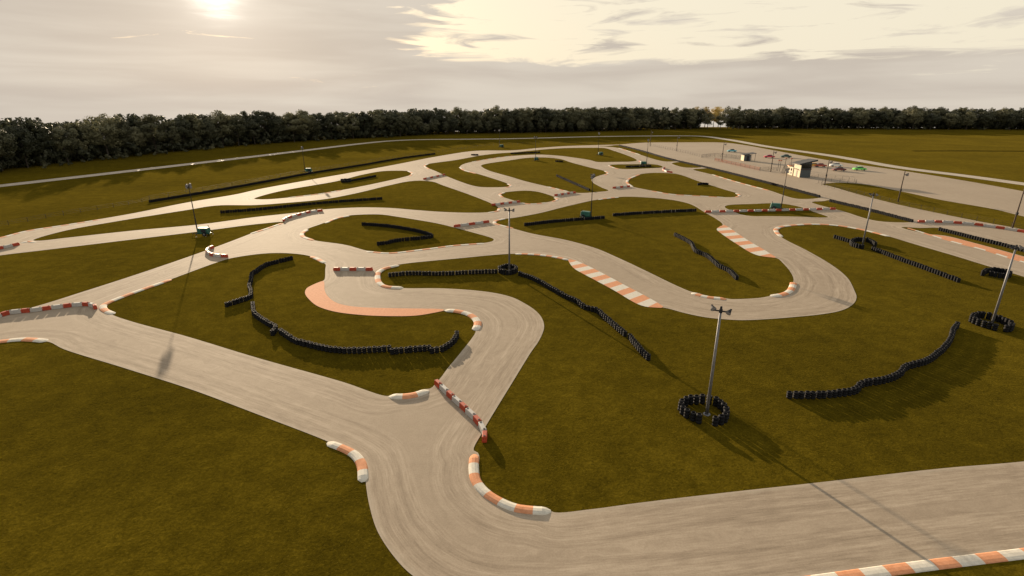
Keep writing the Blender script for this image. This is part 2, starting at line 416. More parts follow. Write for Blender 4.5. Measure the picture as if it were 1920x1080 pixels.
for y0, y1, st in ((12, 45, 0.7), (45, 75, 1.1), (75, 130, 1.9), (130, 220, 3.2), (220, 330, 5.0)):
    for k, y in enumerate(np.arange(y0, y1, st)):
        for x in np.arange(-170, 240, st): fill.append((x + (k % 2) * st / 2 + random.uniform(-.1, .1) * st, y + random.uniform(-.1, .1) * st))
tag(flat_poly(loops, lambda x, y: 0.02, 'kart_track', ASPH, fill, True), kind='structure')

# mown turf mound beside the paddock (a low bank that throws a shadow on the lot)
def mound(cx, cy, rx, ry, h, rz, name, label=None):
    n, m = 28, 9; v = [(0, 0, h)]; f = []
    for k in range(1, m + 1):
        r = k / m
        for i in range(n):
            t = 2 * math.pi * i / n
            z = h * (0.5 + 0.5 * math.cos(math.pi * r)) + (0.06 * h * math.sin(3 * t + 4 * r) * (1 - r))
            v.append((rx * r * math.cos(t), ry * r * math.sin(t), z if k < m else -0.05))
    for i in range(n): f.append((0, 1 + i, 1 + (i + 1) % n))
    for k in range(m - 1):
        for i in range(n): f.append((1 + k * n + i, 1 + (k + 1) * n + i, 1 + (k + 1) * n + (i + 1) % n, 1 + k * n + (i + 1) % n))
    me = bpy.data.meshes.new(name); me.from_pydata(v, [], f); me.update()
    o = obj(name, me, GRASS, None, True); o.location = (cx, cy, 0.005); o.rotation_euler[2] = rz
    tag(o, kind='structure')
q0, q1 = P(1580, 349), P(1765, 389)
d = q1 - q0; c = (q0 + q1) / 2
mound(c.x, c.y, d.length / 2 + 3, 4.2, 1.5, math.atan2(d.y, d.x), 'grass_mound')
c = P(870, 268.5); mound(c.x, c.y, 6.5, 5, 1.6, 0.1, 'grass_mound')

# perimeter road
def ribbon(pts, w, z, name, mat, kind='structure'):
    pts = spline(pts, False, 4.0); v = []; f = []
    for i, p in enumerate(pts):
        a = pts[max(0, i - 1)]; b = pts[min(len(pts) - 1, i + 1)]
        t = (b - a).normalized(); n = Vector((-t.y, t.x))
        for s in (-.5, .5): v.append((p.x + n.x * w * s, p.y + n.y * w * s, z))
    for i in range(len(pts) - 1): f.append((2 * i, 2 * i + 2, 2 * i + 3, 2 * i + 1))
    me = bpy.data.meshes.new(name); me.from_pydata(v, [], f); me.update()
    bm = bmesh.new(); bm.from_mesh(me); bmesh.ops.recalc_face_normals(bm, faces=bm.faces)
    for q in bm.faces:
        if q.normal.z < 0: q.normal_flip()
    bm.to_mesh(me); bm.free()
    return tag(obj(name, me, mat), kind=kind)
ribbon(G([(-420,396),(-200,371),(0,348.5),(240,321),(480,293),(580,281),(680,269),(730,264.3),(780,262),(870,261),(960,260),(1110,256.3),(1210,255),(1310,255.2),(1360,261),(1440,275),(1565,293),(1690,314.5),(1815,330.5),(1920,345),(2200,384)]), 6.0, 0.015, 'perimeter_road', ROADM)
# flat near-black strip across the right-hand field
ribbon(G([(1712,283.2),(1800,283),(1920,283.5),(2050,284)]), 3.6, 0.012, 'dark_strip', plain('dark_strip_tone', (0.006, 0.006, 0.003), 0.95, 0, .2, 1, 0.0))

# ------------------------------------------------------------------ kerbs and painted run-offs
def kerb(px, w, n, first='w', h=0.10, z0=0.02, name='kerb'):
    """raised kerb with a rounded section along a measured line, n painted blocks"""
    line = spline(G(px, 0.05), False)
    tot = sum((b - a).length for a, b in zip(line, line[1:]))
    k = max(n * 4, int(tot / 0.4)); k = min(k, 160)
    pts, tot = resample(line, n=k + 1)
    prof = [(-.5, 0), (-.42, .55), (-.2, .95), (.1, 1.0), (.38, .7), (.5, 0)]
    v, f, al = [], [], []
    off = 0.0 if first == 'w' else 1.0
    for i, p in enumerate(pts):
        a = pts[max(0, i - 1)]; b = pts[min(k, i + 1)]
        t = (b - a).normalized(); nn = Vector((-t.y, t.x))
        e = min(i, k - i) * tot / k
        s = min(1.0, 0.35 + e / 0.5); hh = h * min(1.0, 0.1 + e / 0.6)
        for u, zz in prof:
            v.append((p.x + nn.x * u * w * s, p.y + nn.y * u * w * s, z0 - (0.01 if zz == 0 else 0) + hh * zz)); al.append(off + n * i / k * 0.99999)
    m = len(prof)
    for i in range(k):
        for j in range(m - 1): f.append((i * m + j, i * m + j + 1, (i + 1) * m + j + 1, (i + 1) * m + j))
    f.append(tuple(range(m))); f.append(tuple(range(k * m + m - 1, k * m - 1, -1)))
    me = bpy.data.meshes.new(name); me.from_pydata(v, [], f); me.update()
    at = me.attributes.new('along', 'FLOAT', 'POINT'); at.data.foreach_set('value', al)
    bm = bmesh.new(); bm.from_mesh(me); bmesh.ops.recalc_face_normals(bm, faces=bm.faces); bm.to_mesh(me); bm.free()
    return tag(obj(name, me, KERB), kind='structure')
def strip(left, right, n, first, z, name):
    """flat painted apron between two measured lines with n stripes"""
    k = n * 4
    A, _ = resample(spline(G(left), False, 0.5), n=k + 1); B, _ = resample(spline(G(right), False, 0.5), n=k + 1)
    v, f, al = [], [], []
    off = 0.0 if first == 'w' else 1.0
    for s in range(n):                     # each stripe has its own verts so colours stay crisp
        for i in range(5):
            q = s * 4 + i
            v += [(A[q].x, A[q].y, z), (B[q].x, B[q].y, z)]; al += [off + s + .5] * 2
        b = s * 10
        for i in range(4): f.append((b + 2 * i, b + 2 * i + 2, b + 2 * i + 3, b + 2 * i + 1))
    me = bpy.data.meshes.new(name); me.from_pydata(v, [], f); me.update()
    at = me.attributes.new('along', 'FLOAT', 'POINT'); at.data.foreach_set('value', al)
    bm = bmesh.new(); bm.from_mesh(me)
    for q in bm.faces:
        if q.normal.z < 0: q.normal_flip()
    bm.to_mesh(me); bm.free()
    return tag(obj(name, me, KERB), kind='structure')

kerb([(890,851),(888,877),(892,900),(906,919),(930,936),(964,951),(997,956),(1033,958)], 0.72, 8, 'o', 0.14)
kerb([(614,829),(641,839),(664,851),(678,870),(681,903)], 0.72, 5, 'w', 0.12)
kerb([(729,743),(757,743.5),(780,740),(804,731.5)], 0.8, 3, 'w', 0.2)
kerb([(834,581.5),(855,583),(875,587.5),(889,595),(896,605),(891,619)], 0.9, 7, 'w', 0.14)
kerb([(748,497),(722,503),(710,510),(708,520),(712,531),(724,537.5),(756,539.5)], 0.85, 9, 'w', 0.14)
kerb([(687,471),(705,473),(730,474.5),(792,468),(850,460.5),(908,456)], 0.7, 15, 'w', 0.06)
kerb([(576,430),(566,438),(569,444),(588,450.5)], 0.8, 6, 'w', 0.08)
kerb([(583,480.5),(594,484.5),(602,489),(610,492.5)], 0.8, 4, 'o', 0.08)
kerb([(321,523.5),(250,548.5),(212,563),(194,572),(195,580),(213,588.5)], 0.8, 10, 'o', 0.1)
kerb([(-80,650),(0,640),(37,636),(62,636.5),(88,639)], 0.9, 6, 'o', 0.1)
kerb([(-60,456),(0,445.5),(50,433),(125,421.5),(187,411.5)], 0.8, 16, 'w', 0.05)
kerb([(966,475.5),(997,476.5),(1035,480.5),(1066,487)], 0.8, 9, 'w', 0.08)
kerb([(1297,548.5),(1310,553),(1330,557.5),(1362,560.5)], 0.9, 6, 'w', 0.12)
kerb([(1445,555),(1465,552.5),(1480,546),(1486,537.5),(1488,529)], 0.9, 6, 'w', 0.14)
kerb([(1465,443.5),(1457,436),(1455,429.5),(1464,425),(1490,421.7),(1522,420),(1565,422),(1615,430),(1668,443)], 0.9, 19, 'w', 0.07)
kerb([(1480,1094),(1550,1084.5),(1691,1065),(1920,1036.5),(2200,1001)], 0.72, 17, 'o', 0.05)
for line, n in (([(947,409.5),(929,414),(928,418.5),(962,428)], 6), ([(1199,327),(1180,335),(1176,342),(1186,350)], 6), ([(1380,362),(1387,366),(1380,369.5)], 4),
                ([(1335,327),(1385,342),(1442,357)], 12), ([(915,398.5),(933,395.5),(936,390)], 4), ([(765,320.5),(773,325),(768,330)], 4), ([(803,307),(796,311),(805,317)], 4),
                ([(1134,320.5),(1140,325),(1134,328)], 4), ([(952,344.5),(958,349),(948,351.5)], 4), ([(946,360.5),(937,364.5),(943,370)], 4), ([(1040,370),(1045,374),(1036,377.8)], 4),
                ([(1141,309.5),(1150,314),(1160,316.8)], 4), ([(885,303.5),(930,296),(962,292)], 10), ([(1160,277.5),(1192,287.3),(1200,290)], 5), ([(862,313.5),(870,319),(892,325.3)], 4),
                ([(975,380.2),(997,382.3),(1025,379.8)], 5), ([(1122,374),(1140,371.7),(1160,369.5)], 5), ([(1222,357.7),(1260,364.2),(1310,367.2),(1360,370.2)], 10), ([(1027,350),(1065,359)], 5),
                ([(540,370.6),(605,362.7),(640,356.5)], 8), ([(610,418),(630,409.5),(655,404.2)], 5), ([(40,455.5),(52,452.5),(66,454.5)], 3), ([(470,438),(500,428.5),(530,418)], 6)):
    kerb(line, 0.75, n, random.choice('wo') if len(line) > 3 else 'w', 0.07)
strip([(1065,487.5),(1069,495),(1077,504),(1115,525),(1150,544),(1185,565),(1197,571),(1212,575.5),(1240,577.5)],
      [(1067,486),(1080,489),(1100,497.5),(1135,515),(1172,535),(1210,555),(1230,566),(1244,575.5)], 15, 'o', 0.028, 'painted_runoff')
strip([(1350,424.5),(1344,430),(1355,440),(1385,460),(1410,475),(1425,480),(1452,483.5)],
      [(1358,422),(1366,426),(1386,440),(1411,456),(1432,468),(1446,477),(1455,482.5)], 11, 'o', 0.028, 'painted_runoff')
strip([(1700,428),(1735,438.8),(1790,455.5),(1840,468.5),(1890,484.5),(1920,493),(2050,531)], [(1703,427.4),(1736,437.2),(1791,453.6),(1841,466.6),(1891,482.2),(1921,491),(2051,528.4)], 16, 'o', 0.034, 'painted_runoff')
o = flat_poly([spline(G([(1737,439.5),(1772,443),(1815,453),(1920,482),(2050,517),(2050,527),(1920,490.5),(1840,466.5),(1790,453.5)]), True)], lambda x, y: 0.028, 'painted_runoff', ORANGE)
tag(o, kind='structure')
o = flat_poly([spline(G([(606,527),(587,534),(575,541),(572,550),(580,562),(597,575),(630,585),(680,591),(730,593),(780,592),(812,587),(832,582.5),(832,580.5),(755,578.5),(692,577),(655,574),(630,567.5),(615,556),(609,545),(608,530)]), True)], lambda x, y: 0.028, 'painted_runoff', ORANGE)
tag(o, kind='structure')

# ------------------------------------------------------------------ tyre stacks
TD, TH, TN = 0.48, 0.63, 3
def stack_mesh(n, full):
    m = MB(); th = TH / TN; r = TD / 2; prof = []
    if full:
        for k in range(TN):
            z = k * th
            prof += [(r * .80, z + .01), (r * .95, z + .05), (r, z + th * .3), (r, z + th * .7), (r * .95, z + th - .05), (r * .80, z + th - .01)]
        prof += [(r * .62, TH - .015), (r * .55, TH - .08), (r * .50, TH * .55)]
    else: prof = [(r * .9, 0), (r, .1), (r, TH * .5), (r, TH - .06), (r * .8, TH), (r * .5, TH - .05), (r * .45, TH * .6)]
    m.lathe(prof, n); return m
CH = {   # measured mid-lines of the tyre walls: (label, group, line, closed ring?)
 'w1': ('black tyre stack in the hooked wall on the left infield island', [(425,571),(445,565),(467,557.5),(471,550),(467.5,537.5),(470,527.5),(474,512),(480,509),(497,497.5),(522,490),(547,484)]),
 'w2': ('black tyre stack in the short curved wall ending in a hook, left infield island', [(474,570),(477,588),(490,598),(505,607.5),(517,614),(511,624)]),
 'w3': ('black tyre stack in the long curved wall below the orange run-off', [(526,621),(555,639),(585,647.5),(620,655),(660,657.5),(695,656),(730,654)]),
 'w4': ('black tyre stack in the short straight wall below the orange run-off', [(735,659),(765,656),(805,652.5)]),
 'w5': ('black tyre stack in the upturned wall end nearest the hairpin kerb', [(810,657.5),(830,654),(847,642.5),(855,632.5),(857,626)]),
 'w6': ('black tyre stack in the V-shaped wall on the small middle island', [(680,420),(717,422.5),(755,427.5),(787,434),(810,443),(780,447),(742,451),(725,455),(709,457)]),
 'w7': ('black tyre stack in the long straight wall left of centre', [(415,397.5),(480,392.5),(592,381),(715,372)]),
 'w8': ('black tyre stack in the long wall along the wire fence, far left', [(281,377.5),(375,362),(480,343.5),(580,325),(680,309),(755,296),(815,288)]),
 'w9': ('black tyre stack in the clumped wall on the far oval island', [(640,337),(655,336.5),(655,340),(641,340.5),(655,339),(680,334.5),(704,330)]),
 'w10': ('black tyre stack in the wall running left from the ringed light pole', [(731,515.5),(767,512.5),(830,513),(880,510.5),(930,509)]),
 'w11': ('black tyre stack in the wavy wall running right from the ringed light pole', [(974,513),(997,521),(1014,529),(1035,541),(1060,555),(1082,565),(1095,575),(1120,582.5),(1132,592.5),(1150,607.5),(1172,626)]),
 'w12': ('black tyre stack in the short wall at the lower end of the wavy wall', [(1181,631),(1197,651),(1215,670)]),
 'w13': ('black tyre stack in the wavy wall on the centre island beside the striped run-off', [(1266,439.5),(1295,455),(1305,470),(1327,480),(1350,499),(1365,506),(1382,521)]),
 'w14': ('black tyre stack in the wall passing behind the green light tower, centre island', [(985,421),(1047,414),(1132,407.5)]),
 'w15': ('black tyre stack in the straight wall right of the green light tower, centre island', [(1151,402.5),(1222,398),(1304,394)]),
 'w16': ('black tyre stack in the short diagonal wall on the far inner island', [(1044,329),(1105,356)]),
 'w17': ('black tyre stack in the low wall on the thin far island', [(1174,312.5),(1220,311)]),
 'w18': ('black tyre stack in the farthest wall beside the top straight', [(958,287.6),(1012,285.3)]),
 'w18b': ('black tyre stack in the tiny far clump at the top corner', [(884,290),(896,290)]),
 'w19': ('black tyre stack in the small clump on the far inner island', [(1042,302),(1055,302.3)]),
 'w20': ('black tyre stack in the small clump on the far oval island by the pit straight', [(1309,345.5),(1318,344),(1327,345)]),
 'w21': ('black tyre stack in the long wall along the pit lane', [(1161,272.5),(1197,281),(1260,299),(1335,316),(1440,342.5),(1536,368)]),
 'w22': ('black tyre stack in the wall at the pit lane end, right', [(1557,376),(1627,392.5),(1710,414)]),
 'w23': ('black tyre stack in the wall behind the orange strip at the right edge', [(1762,429.5),(1840,449),(1890,461),(1920,469),(2000,489)]),
 'w24': ('black tyre stack in the short wall leading to the pole ring, right infield', [(1566,444),(1595,452.5)]),
 'w24r': ('black tyre stack in the half ring round the far right infield pole', [(1617,464),(1603,460.5),(1596,456),(1602,450.5),(1612,449.5),(1626,450.5),(1635,454),(1641,459)]),
 'w25': ('black tyre stack in the straight diagonal wall on the right infield', [(1637,466),(1690,486),(1740,504),(1797,525.5)]),
 'w26': ('black tyre stack in the S-shaped wall on the near right grass', [(1795,609),(1786,620),(1784,632),(1772,650),(1755,665),(1735,678),(1699,688),(1684,703),(1650,714),(1616,720),(1603,732),(1575,737),(1530,740.5),(1481,740.5)]),
 'r0': ('black tyre stack in the closed ring at the middle light pole', [(937,504),(952,499.5),(966,503),(968,507),(960,511),(948,511.5),(938,508.5),(936.5,504.5)]),
 'r3': ('black tyre stack in the arc behind the right edge light pole', [(1842,513),(1850,508.5),(1862,507),(1876,508),(1889,511.5),(1893,515),(1884,518),(1870,516.5),(1858,514)]),
 }
RINGS = {  # measured base points
 'r1': ('black tyre stack in the open ring round the nearest light pole', [(1310,793),(1291,785),(1280,777),(1276,769),(1281,762),(1291,758.5),(1305,757),(1320,756.5),(1334,758),(1346,763),(1355,771),(1360.5,781),(1359,790),(1350,796),(1341,798)]),
 'r2': ('black tyre stack in the open ring round the right edge light pole', [(1864,619.5),(1844,614),(1827,607.6),(1820,603),(1825,598.5),(1840,596.5),(1855,599),(1872,604),(1886,610.5),(1895.5,617),(1893,621),(1885,622.5)]),
}
stacks = []
for key, (lab, line) in CH.items():
    pts, _ = resample(spline(G(line, 0.3), False, 0.3), step=0.485)
    stacks += [(p.x, p.y, lab, 1.22 if key in ('r0', 'r3', 'w24r') else 1.0) for p in pts]
for key, (lab, line) in RINGS.items():
    pts, _ = resample(spline(G(line, 0.0), False, 0.3), step=0.52)
    stacks += [(p.x, p.y, lab, 1.28) for p in pts]
stacks.sort(key=lambda s: math.hypot(s[0], s[1]))
src = None
sm = [stack_mesh(18, True).mesh('tyre_stack')]
NIND = 300
for i, (x, y, lab, hs) in enumerate(stacks[:NIND]):
    if src is None: src = o = obj('tyre_stack', sm[0], RUB, None, True)
    else: o = src.copy(); COL.objects.link(o)
    o.location = (x + random.uniform(-.03, .03), y + random.uniform(-.03, .03), 0.0)
    o.rotation_euler = (random.uniform(-.03, .03), random.uniform(-.03, .03), random.uniform(0, 6))
    tag(o, lab, 'tyre stack', lab.replace('black tyre stack in', 'tyre stacks of'))
    s = random.uniform(.94, 1.05); o.scale = (1, 1, s * hs)
m = MB(); lo = stack_mesh(9, False)
for x, y, lab, hs in stacks[NIND:]:
    s = random.uniform(.93, 1.06); dx, dy = random.uniform(-.03, .03), random.uniform(-.03, .03)
    m.add([(v[0] + x + dx, v[1] + y + dy, v[2] * s * hs) for v in lo.v], lo.f)
tag(m.build('tyre_walls', RUB, None, False), 'distant black tyre walls lining the far track edges', 'tyre wall', None, 'stuff')
print('stacks', len(stacks))

# ------------------------------------------------------------------ red and white barrier blocks
def block_mesh(L, white):
    m = MB(); m.box((0, 0, .25), (L, .38, .50), 0, 0, .035, .92)
    m.box((L / 2 - .04, 0, .14), (.16, .24, .24), 0, 0, .03)
    m.box((-L / 2 + .04, 0, .14), (.16, .24, .24), 0, 0, .03)
    return m.mesh('barrier_block')
def cap_mesh(x):
    return MB().lathe([(.085, 0), (.085, .025), (.05, .03)], 10, (x, 0, .496)).mesh('filler_cap')
BL = {}
def block(white):
    if white in BL: return copy_tree(BL[white])
    L = 1.34 if white else 1.0
    e = empty('barrier_block')
    obj('body', block_mesh(1.0, white), WHITEP if white else REDP, e)
    for sx in ((-.38, .38) if white else (0.3,)):
        obj('filler_cap', cap_mesh(sx), HOLE, e)
    BL[white] = e
    return e
BAR = [
 ('in the barrier across the near track neck', [(817,712),(893,781.5),(899,789),(908.5,801),(908,822)], .45, 9, True),
 ('in the short barrier across the middle hairpin', [(625,504.5),(699,504.5)], .25, 5, True),
 ('in the barrier right of the small middle island', [(851,424),(917,415)], .25, 5, True),
 ('in the bent barrier at the upper left junction', [(531,411.5),(536,407.5),(562,400),(585,394.5),(605,392.5)], .45, 9, True),
 ('in the hooked barrier on the left junction', [(400,462.5),(388,467.5),(390,473.5),(402,478.5),(427,480)], .25, 7, True),
 ('in the long barrier at the left edge of the track', [(-40,601),(0,591),(15,586),(62,581),(112,574.5),(155,570),(174,571.5),(179,577)], .25, 13, True),
 ('in the barrier at the far left edge', [(-40,474),(0,465),(36,457)], .25, 5, True),
 ('in the far barrier left of the top loop', [(794,335.5),(834,327.2)], .25, 7, True),
 ('in the far barrier left of the small round island', [(922,384),(975,377.5)], .25, 7, True),
 ('in the far barrier right of the small round island', [(1040,366),(1079,360.5)], .25, 7, True),
 ('in the far barrier left of the oval island', [(1149,352),(1181,349)], .25, 5, True),
 ('in the bent far barrier by the thin island', [(1247,314.5),(1242,316.5),(1254,322.5),(1261,323)], .25, 5, True),
 ('in the far barrier beside the thin island light tower', [(1198,302),(1211,305.5)], .25, 4, True),
 ('in the long straight barrier behind the green light tower', [(1322,396.8),(1440,394.3),(1567,391)], .25, 19, True),
 ('in the curved barrier at the pit lane end', [(1721,415),(1765,415.5),(1827,420),(1880,427.5),(1920,434),(1990,447)], .25, 14, True),
]
for where, line, z, n, redfirst in BAR:
    pts, tot = resample(spline(G(line, z), False, 0.15), n=400)
    # whites longer than reds
    reds = [((i % 2 == 0) == redfirst) for i in range(n)]
    w = [1.0 if r else 1.34 for r in reds]; W = sum(w); acc = 0
    for r, ww in zip(reds, w):
        a = pts[min(399, int(399 * acc / W))]; acc += ww; b = pts[min(399, int(399 * acc / W))]
        o = block(not r); d = b - a; L = d.length
        o.location = ((a.x + b.x) / 2, (a.y + b.y) / 2, 0.02)
        o.rotation_euler = (0, 0, math.atan2(d.y, d.x) + random.uniform(-.02, .02)); o.scale = (L * .97, 1, 1 if r else .97)
        tag(o, ('red' if r else 'white') + ' plastic block ' + where, 'barrier block', 'barrier blocks ' + where)

# ------------------------------------------------------------------ light poles (tall, two floodlights on a cross arm)
def flood(parent, x, y, z, yaw, tilt, s=1.0):
    h = MB(); M_ = Matrix.Translation((x, y, z)) @ Matrix.Rotation(yaw, 4, 'Z') @ Matrix.Rotation(tilt, 4, 'X')
    prof = [(.10, .30), (.16, .22), (.22, .05), (.31, -.16), (.33, -.20)]
    h.lathe([(r * s, q * s) for r, q in prof], 12, (0, 0, 0), 'y')
    h.box((0, .34 * s, 0), (.20 * s, .26 * s, .2 * s), 0, 0, .03)
    h.v = [tuple(M_ @ Vector(v)) for v in h.v]
    o = h.build('lamp_head', DARKST, parent)
    l = MB().lathe([(.30 * s, -.205 * s), (.28 * s, -.225 * s), (.1 * s, -.24 * s)], 12, (0, 0, 0), 'y')
    l.v = [tuple(M_ @ Vector(v)) for v in l.v]
    l.build('lens', LENS, o)
    return o
def light_pole(h, label, group, loc, rz):
    e = tag(empty('light_pole', loc, rz), label, 'light pole', group)
    MB().tube((0, 0, 0), (0, 0, h), .135, .085, 14).build('pole', GALV, e, True)
    MB().lathe([(.30, 0), (.30, .05), (.2, .06)], 10).build('base_plate', GALV, e)
    c = MB(); c.box((0, 0, h - .12), (1.1, .1, .1), 0, 0, .02); c.box((0, 0, h - .1), (.24, .24, .34), 0, 0, .04); c.box((0, 0, h + .16), (.16, .16, .2), 0, 0, .03)
    c.build('cross_arm', DARKST, e)
    flood(e, -.58, .05, h + .02, .5, R(28), .68); flood(e, .58, -.1, h - .06, -.5, R(30), .68)
    return e
g = 'tall twin lamp poles standing on the infield'
for (b, lab, hh, rz) in (((955,512), 'twin-lamp pole in the closed tyre ring at the middle of the track', 9.4, .1), ((1325,777), 'nearest twin-lamp pole, standing in an open tyre ring', 9.1, -.45),
                 ((1859,610), 'twin-lamp pole in the open tyre ring at the right edge', 9.1, .3), ((1617,460), 'twin-lamp pole by the half tyre ring on the right infield', 8.9, .2)):
    light_pole(hh, lab, g, P(*b), rz)

# paddock poles: wooden, one floodlight on the right and a small box
def wood_pole(b, h, lab):
    e = tag(empty('utility_pole', P(*b)), lab, 'utility pole', 'wooden floodlight poles along the paddock')
    MB().tube((0, 0, -.1), (0, 0, h), .15, .10, 8).build('pole', WOOD, e, True)
    a = MB(); a.tube((0, 0, h - 1.0), (.55, 0, h - .95), .05); a.build('bracket', DARKST, e)
    flood(e, .78, 0, h - .95, -.9, R(25), 1.1)
    MB().box((-.12, -.18, h * .38), (.4, .3, .5), 0, 0, .04).build('switch_box', DARKST, e)
for b, h, lab in (((1219,274.5), 8.4, 'farthest wooden floodlight pole beside the paddock'), ((1268.5,283.5), 7.6, 'second wooden floodlight pole from the far end of the paddock'), ((1353.5,301.5), 7.6, 'wooden floodlight pole left of the small hut'),
                  ((1445,322), 7.6, 'wooden floodlight pole left of the control building'), ((1546,347.5), 7.7, 'wooden floodlight pole right of the control building'), ((1683.5,378.5), 7.7, 'wooden floodlight pole on the grass mound'), ((1898,428), 7.8, 'nearest wooden floodlight pole, at the right edge')):
    wood_pole(b, h, lab)

# ------------------------------------------------------------------ green trailer light towers
def light_tower(loc, rz, h, label):
    e = tag(empty('light_tower', loc, rz), label, 'light tower', 'green trailer light towers around the track')
    b = MB(); b.box((0, 0, .98), (2.1, 1.15, 1.05), 0, 0, .14, .94); b.box((0, 0, .42), (2.3, 1.0, .12), 0, 0, .03)
    body = b.build('trailer_body', GREEN, e)
    d = MB(); d.box((.2, -.585, 1.0), (.9, .03, .5), 0, 0, .01); d.build('side_door', DARKST, body)
    for s in (-1, 1):
        w = MB().lathe([(.1, -.1), (.34, -.1), (.38, -.05), (.38, .05), (.34, .1), (.1, .1)], 14, (.35, s * .72, .38), 'y').build('wheel', RUB, e)
        MB().lathe([(.19, -.105), (.17, -.115), (.05, -.12)] if s < 0 else [(.05, .12), (.17, .115), (.19, .105)], 10, (.35, s * .72, .38), 'y').build('rim', GALV, w)
        f = MB().box((.35, s * .72, .83), (.95, .26, .06), 0, 0, .02).build('mudguard', DARKST, e)
    MB().tube((-1.1, 0, .42), (-2.3, 0, .42), .05).tube((-1.1, .4, .42), (-2.0, 0, .42), .04).tube((-1.1, -.4, .42), (-2.0, 0, .42), .04).tube((-2.2, 0, .5), (-2.2, 0, .02), .04).build('drawbar', DARKST, e)
    for sx, sy in ((-1, -1), (-1, 1), (1, -1), (1, 1)):
        MB().tube((sx * .95, sy * .5, .42), (sx * .95, sy * 1.15, .42), .04).tube((sx * .95, sy * 1.15, .6), (sx * .95, sy * 1.15, .03), .04).lathe([(.12, 0), (.12, .03)], 8, (sx * .95, sy * 1.15, 0)).build('outrigger', DARKST, e)
    MB().tube((-1.22, 0, .3), (-1.22, 0, h * .38), .11, .11, 8).tube((-1.22, 0, h * .36), (-1.22, 0, h * .7), .085, .085, 8).tube((-1.22, 0, h * .68), (-1.22, 0, h), .06, .06, 8).build('mast', DARKST, e)
    MB().tube((-1.22, -.65, h), (-1.22, .65, h), .05).tube((-1.22, 0, h - .1), (-1.22, 0, h + .35), .05).tube((-1.22, -.6, h + .35), (-1.22, .6, h + .35), .04).build('lamp_bar', DARKST, e)
    for y, z in ((-.5, h + .02), (.5, h + .02), (-.5, h + .45), (.5, h + .45)):
        flood(e, -1.22, y, z, -rz + random.uniform(-.8, .8), R(20), .85)
    MB().tube((.8, .3, 1.5), (.8, .3, 1.95), .05).build('exhaust', DARKST, e)
for b, h, rz, lab in (((384,441.5), 9.0, 0.0, 'green trailer light tower on the left grass between two track legs'), ((579,323.5), 8.3, .1, 'green trailer light tower beside the long far left tyre wall'),
                 ((940.5,276.5), 8.6, .5, 'green trailer light tower beyond the top straight'), ((1005.5,301.5), 9.3, 1.2, 'green trailer light tower at the top loop island'), ((1126,291.5), 9.5, .2, 'green trailer light tower on the far right island by the top straight'),
                 ((1206,310), 9.3, 3.1, 'green trailer light tower on the thin far island'), ((1098,409), 8.8, 2.6, 'green trailer light tower amid tyre walls on the centre island'), ((1453,393), 8.7, 2.8, 'green trailer light tower at the long straight barrier')):
    light_tower(P(*b), rz, h, lab)

# ------------------------------------------------------------------ fences
def fence(px, label, cat, h=1.15, gap=4.0, net=None, wires=3, mat=DARKST, r=.035):
    pts, _ = resample(spline(G(px), False, 1.0), step=gap)
    base = pts[0]
    e = tag(empty('wire_fence', (base.x, base.y, 0)), label, cat)
    pm = MB().tube((0, 0, -.05), (0, 0, h), r, r, 6).mesh('post')
    pm.materials.append(mat)
    for p in pts[:100]:
        o = bpy.data.objects.new('post', pm); COL.objects.link(o); o.parent = e; o.location = (p.x - base.x, p.y - base.y, 0)
    w = MB()
    for k in range(wires):
        z = h * (k + 1) / wires - .03
        for a, b in zip(pts, pts[1:]): w.tube((a.x - base.x, a.y - base.y, z), (b.x - base.x, b.y - base.y, z), .014, .014, 4)
    w.build('wire', mat, e)
    if net:
        m = MB()
        for a, b in zip(pts, pts[1:]):     # woven net: crossing cords with open gaps
            d = b - a; L = d.length; d.normalize(); k = max(3, int(L / .22))
            for i in range(k):
                for sgn in (0, 1):
                    s0 = L * i / k; s1 = min(L, s0 + .32)
                    q0 = a + d * (s0 if sgn == 0 else s1); q1 = a + d * (s1 if sgn == 0 else s0)
                    m.tube((q0.x - base.x, q0.y - base.y, .08), (q1.x - base.x, q1.y - base.y, h - .06), .012, .012, 3)
        m.build('net', net, e)
    return e
fence([(-60,437),(26,421),(133,402),(267,380),(281,375.5)], 'low wire fence on thin dark posts at the far left', 'fence', 1.0, 3.6)
fence([(281,376),(375,360.5),(480,342),(580,323.5),(680,307.5),(755,294.5),(815,287)], 'wire fence running behind the long far left tyre wall', 'fence', 1.25, 5.0)
fence([(815,287),(860,281),(905,275),(960,271.5),(1010,270),(1080,269),(1160,268.3)], 'far wire fence along the top straight', 'fence', 1.1, 3.2)
fence([(1214,272),(1250,280),(1290,288.5),(1315,295.5)], 'grey post fence along the far paddock edge', 'fence', 1.3, 3.0)
fence([(1316,296),(1345,294),(1370,296.5),(1388,299)], 'grey mesh fence in front of the small hut', 'fence', 1.6, 3.0, plain('grey_mesh', (.10, .10, .095), .6))
fence([(1340,301.5),(1365,307),(1395,313.5),(1424,320)], 'orange safety net fence beside the pit lane', 'safety fence', 1.3, 3.4, ONET)
fence([(1425,320),(1440,320.5),(1456,321)], 'short grey fence between orange net and control building', 'fence', 1.4, 2.4, plain('grey_mesh_dark', (.08, .08, .075), .6))
fence([(1518,331.5),(1560,334.5),(1602,341),(1601,345),(1560,340.5),(1534,344)], 'grey railing right of the control building', 'railing', 1.1, 2.4)
fence([(1540,347.5),(1615,366.5),(1690,385.5),(1765,401.5),(1840,416.5),(1920,431.5),(2000,448)], 'thin wire fence along the foot of the grass mound', 'fence', 1.1, 3.2)

